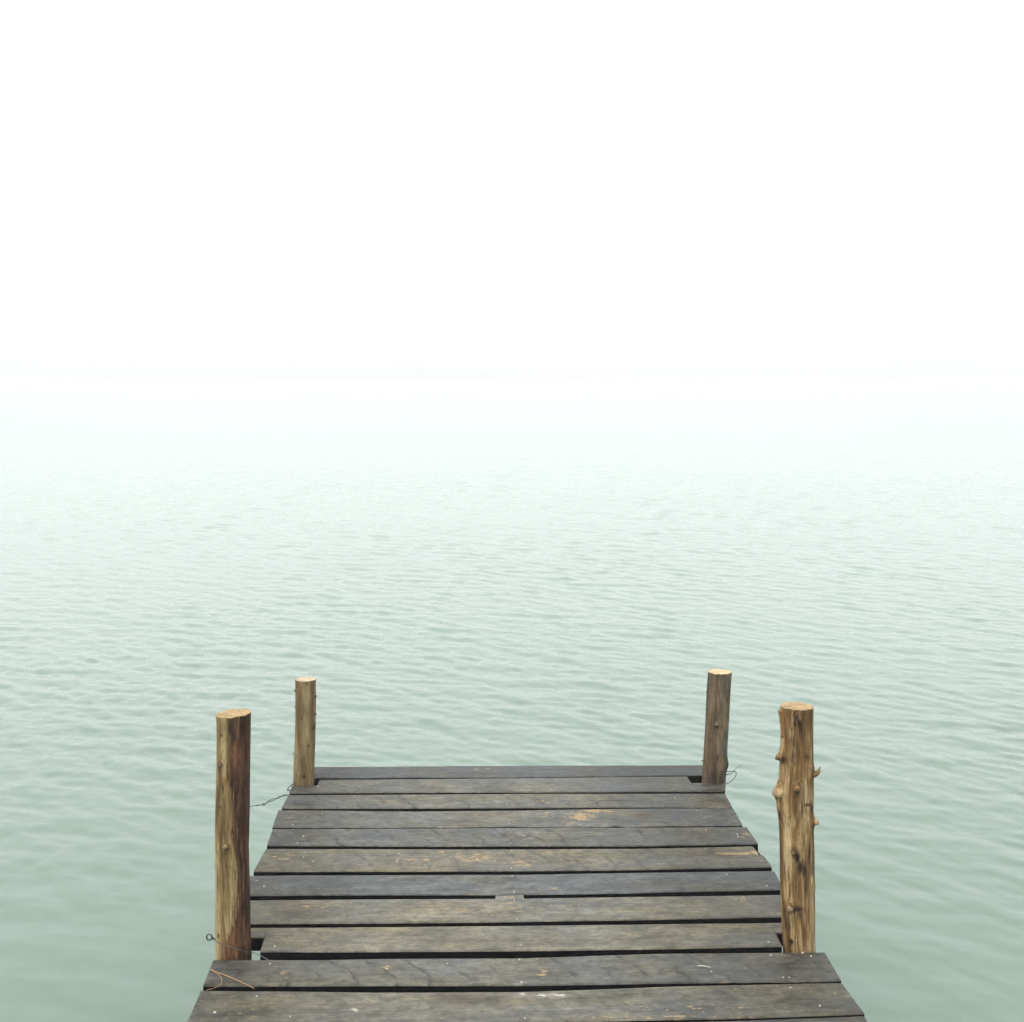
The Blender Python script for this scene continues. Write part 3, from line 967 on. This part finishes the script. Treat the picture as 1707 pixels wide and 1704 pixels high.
m_br = mat_post('far_right_pole', (0.135, 0.103, 0.061), (0.072, 0.052, 0.029), (0.028, 0.020, 0.012), (0.042, 0.038, 0.033), (0.075, 0.062, 0.047), 0.45, 4.0)


def bark_far_right(phs, y, x):
    a = math.exp(-((phs - 0.45) / 0.42) ** 2 - ((y - 1142) / 26) ** 2) * 0.75
    b = math.exp(-((phs - 0.75) / 0.45) ** 2 - ((y - 1250) / 17) ** 2) * 0.95
    c = math.exp(-((phs - 0.1) / 0.5) ** 2 - ((y - 1175) / 24) ** 2) * 0.45
    return min(1.0, max(a, b, c))


post_br, base_br, surf_br = make_post(
    4.438, [(1121, 1180.3, 1219.8), (1145, 1178.6, 1218), (1180, 1177, 1216.3), (1210, 1175.8, 1214.6), (1240, 1173.8, 1212.8), (1270, 1172, 1211.2), (1300, 1170.2, 1209.4), (1318, 1169.6, 1208.6)],
    (0.0, -0.02), (m_br, m_cut3), 'far right wooden post, greyish brown with smoky patches and a bright sawn top',
    bulges=[(1208, 1194, 0.004, 0.014, 0.28), (1275, 1210.5, 0.008, 0.022, 0.5)], bark=bark_far_right,
    knots=[(1195, 1211, 3, 2.6, .9), (1183.5, 1234, 1.2, 1.6, .8), (1192.5, 1292, 1.3, 20, .6), (1196, 1264, 2.5, 6, .6), (1204, 1300, 1.6, 14, .4)],
    rusts=[(1186, 1265, 8, 18, .2)], seed=4, lump=0.014, rim=3,
    stubs=[((1195, 1208), [(-0.004, 0.001, 0), (0.005, 0.0, 0), (0.009, -0.002, 0)], [0.0085, 0.0065, 0.004], STUBD), ((1172.2, 1268), [(-0.003, 0, 0), (0.008, 0.001, 0)], [0.003, 0.002], NUB),
           ((1214.6, 1196), [(-0.003, 0, 0), (0.003, 0.0, 0)], [0.003, 0.002], NUB), ((1177.3, 1154), [(-0.003, 0, 0), (0.003, 0.0, 0)], [0.0025, 0.002], NUB)])

# ------------------------------------------------------------------ wires
def wire(parts, mat, label, cat='wire', name='wire', group=None):
    V, Fc = join(parts)
    org = sum((Vector(v) for v in V), Vector()) / len(V)
    o = link_mesh(name, V, Fc, [mat], org)
    tag(o, label, cat, group)
    return o


# near left post: eye at the left, then one strand across the front of the post and down into the gap
Yl = 3.135
eye = []
for k in range(26):
    a = -0.5 + 2 * math.pi * k / 24
    eye.append(at(348.8 + 4.4 * math.cos(a), 1562.3 + 4.9 * math.sin(a), Yl - 0.002 * k / 24))
tw1 = smooth_path([at(352.6, 1560.5, Yl), at(355.4, 1563.6, Yl - .003), at(357.5, 1565.5, Yl), at(361, 1569, Yl - .006)], 4)
tw2 = smooth_path([at(352.8, 1565.5, Yl), at(355.0, 1565.6, Yl + .003), at(357.8, 1566.9, Yl - .002), at(361, 1569.5, Yl - .008)], 4)
front = [surf_fl(x, y, 0.0012)[0] for x, y in ((361.5, 1569.4), (366, 1572), (372, 1574.8), (380, 1577.5), (390, 1580.5), (400, 1583.2), (409, 1585.8), (415.5, 1587.4))]
tail = smooth_path([front[-1], at(420.5, 1588.3, 3.115), at(426, 1589.3, 3.105), at(432, 1592, 3.10), at(440, 1596.5, 3.09), at(449, 1601.5, 3.083)], 5)
wire([tube(eye, 0.0021), tube(tw1, 0.0015), tube(tw2, 0.0015), tube(front, 0.0011), tube(tail, 0.0011)], M_WIRE,
     'thin wire with an eye wrapped round the near left post', group='wires tied to the posts')

# far left: loop beside the post and a twisted pair sticking out past the plank ends
Yw = 4.30
loop = smooth_path([at(489.6, 1306.5, 4.39), at(486, 1309.2, 4.36), at(481.5, 1312.6, 4.33), at(478.6, 1316.6, 4.32), at(480.3, 1318.2, 4.31), at(485, 1317.8, 4.31)], 5)
loop2 = [p + Vector((0.003, 0, 0.0035)) for p in loop[:-4]]
core = smooth_path([at(486, 1326.2, 4.30), at(477, 1325.6, 4.29), at(469, 1327.5, 4.28), at(461, 1331, 4.27), at(452, 1334.4, 4.26), at(446, 1337.2, 4.255), at(440, 1341, 4.25), at(432, 1342.2, 4.25), at(424, 1343.2, 4.25), at(414, 1343.8, 4.25), at(404, 1345, 4.25)], 10)
sA, sB = [], []
nc = len(core)
for i, p in enumerate(core):
    t = i / nc
    amp = 0.0013 + 0.0033 * math.exp(-((t - 0.42) / 0.12) ** 2) + 0.001 * math.exp(-((t - 0.2) / 0.1) ** 2)
    a = t * 26
    off = Vector((0.3 * math.cos(a), math.sin(a), math.cos(a))) * amp
    sA.append(p + off)
    sB.append(p - off)
barb = smooth_path([at(438, 1338.6, 4.25), at(440, 1340.5, 4.247), at(441.5, 1342.8, 4.25)], 3)
wire([tube(loop, 0.0017), tube(loop2, 0.0015), tube(sA, 0.00135), tube(sB[: int(nc * 0.78)], 0.00135), tube(barb, 0.0013)], M_WIRE,
     'twisted pair of wires sticking out beside the far left post', group='wires tied to the posts')

# far right: slack loop
Yr = 4.42
l1 = smooth_path([at(1209.5, 1286, 4.43), at(1214, 1286.4, Yr), at(1219, 1285.6, Yr - .01), at(1223.8, 1285.6, Yr - .01), at(1226.6, 1287.6, Yr), at(1227.3, 1290.6, Yr), at(1226.2, 1294.3, Yr), at(1223.5, 1298, Yr), at(1219.5, 1302, Yr), at(1214.5, 1305.2, Yr), at(1208, 1307.6, Yr)], 6)
l2 = smooth_path([at(1209.5, 1291.2, 4.42), at(1214, 1291, Yr - .012), at(1219, 1289.2, Yr - .014), at(1222.5, 1286.6, Yr - .014), at(1224.5, 1284.2, Yr - .014), at(1228.5, 1280.4, Yr), at(1232.4, 1277.2, Yr), at(1236.8, 1275.8, Yr)], 6)
wire([tube(l1, 0.00135), tube(l2, [0.0013] * (len(l2) // 2) + list(np.linspace(0.0012, 0.0006, len(l2) - len(l2) // 2)))], M_WIRE,
     'loose loop of wire on the right of the far right post', group='wires tied to the posts')

# ------------------------------------------------------------------ small things lying on the planks
def lay(pts, z):
    return smooth_path([deck(x, y, DECK_Z + zz) for (x, y), zz in zip(pts, z)], 8)


na = lay([(353, 1617.2), (362, 1620.8), (380, 1627.4), (402, 1637), (424, 1648)], [.003, .003, .004, .004, .005])
nb = lay([(354, 1618.2), (366, 1622.6), (384, 1630), (404, 1638.6), (421, 1646)], [.002, .002, .002, .002, .004])
nc_ = lay([(353.5, 1617.6), (360, 1622), (366, 1626.8), (369.6, 1633), (368.4, 1640.2), (362, 1645.4), (352, 1648.6), (344, 1650.6)], [.003, .004, .005, .005, .005, .006, .004, .002])
wire([tube(na, list(np.linspace(0.0008, 0.0007, len(na)))), tube(nb, list(np.linspace(0.0008, 0.0004, len(nb)))), tube(nc_, list(np.linspace(0.0007, 0.0004, len(nc_)))),
      tube(lay([(351.5, 1616.6), (354.5, 1618)], [.003, .003]), 0.0016)], M_NEEDLE, 'dry orange pine needle bundle on the plank before the near left post', 'pine needle', 'pine_needle')

sl = lay([(1162, 1610.4), (1170, 1610.2), (1178, 1611.4), (1185, 1613)], [.002, .003, .003, .002])
wire([tube(sl, list(np.interp(np.linspace(0, 1, len(sl)), [0, .3, .6, 1], [0.0005, 0.0015, 0.0013, 0.0004])))], M_SLIVER,
     'tiny white sliver lying on the plank before the near posts, right of the middle', 'splinter', 'wood_splinter')
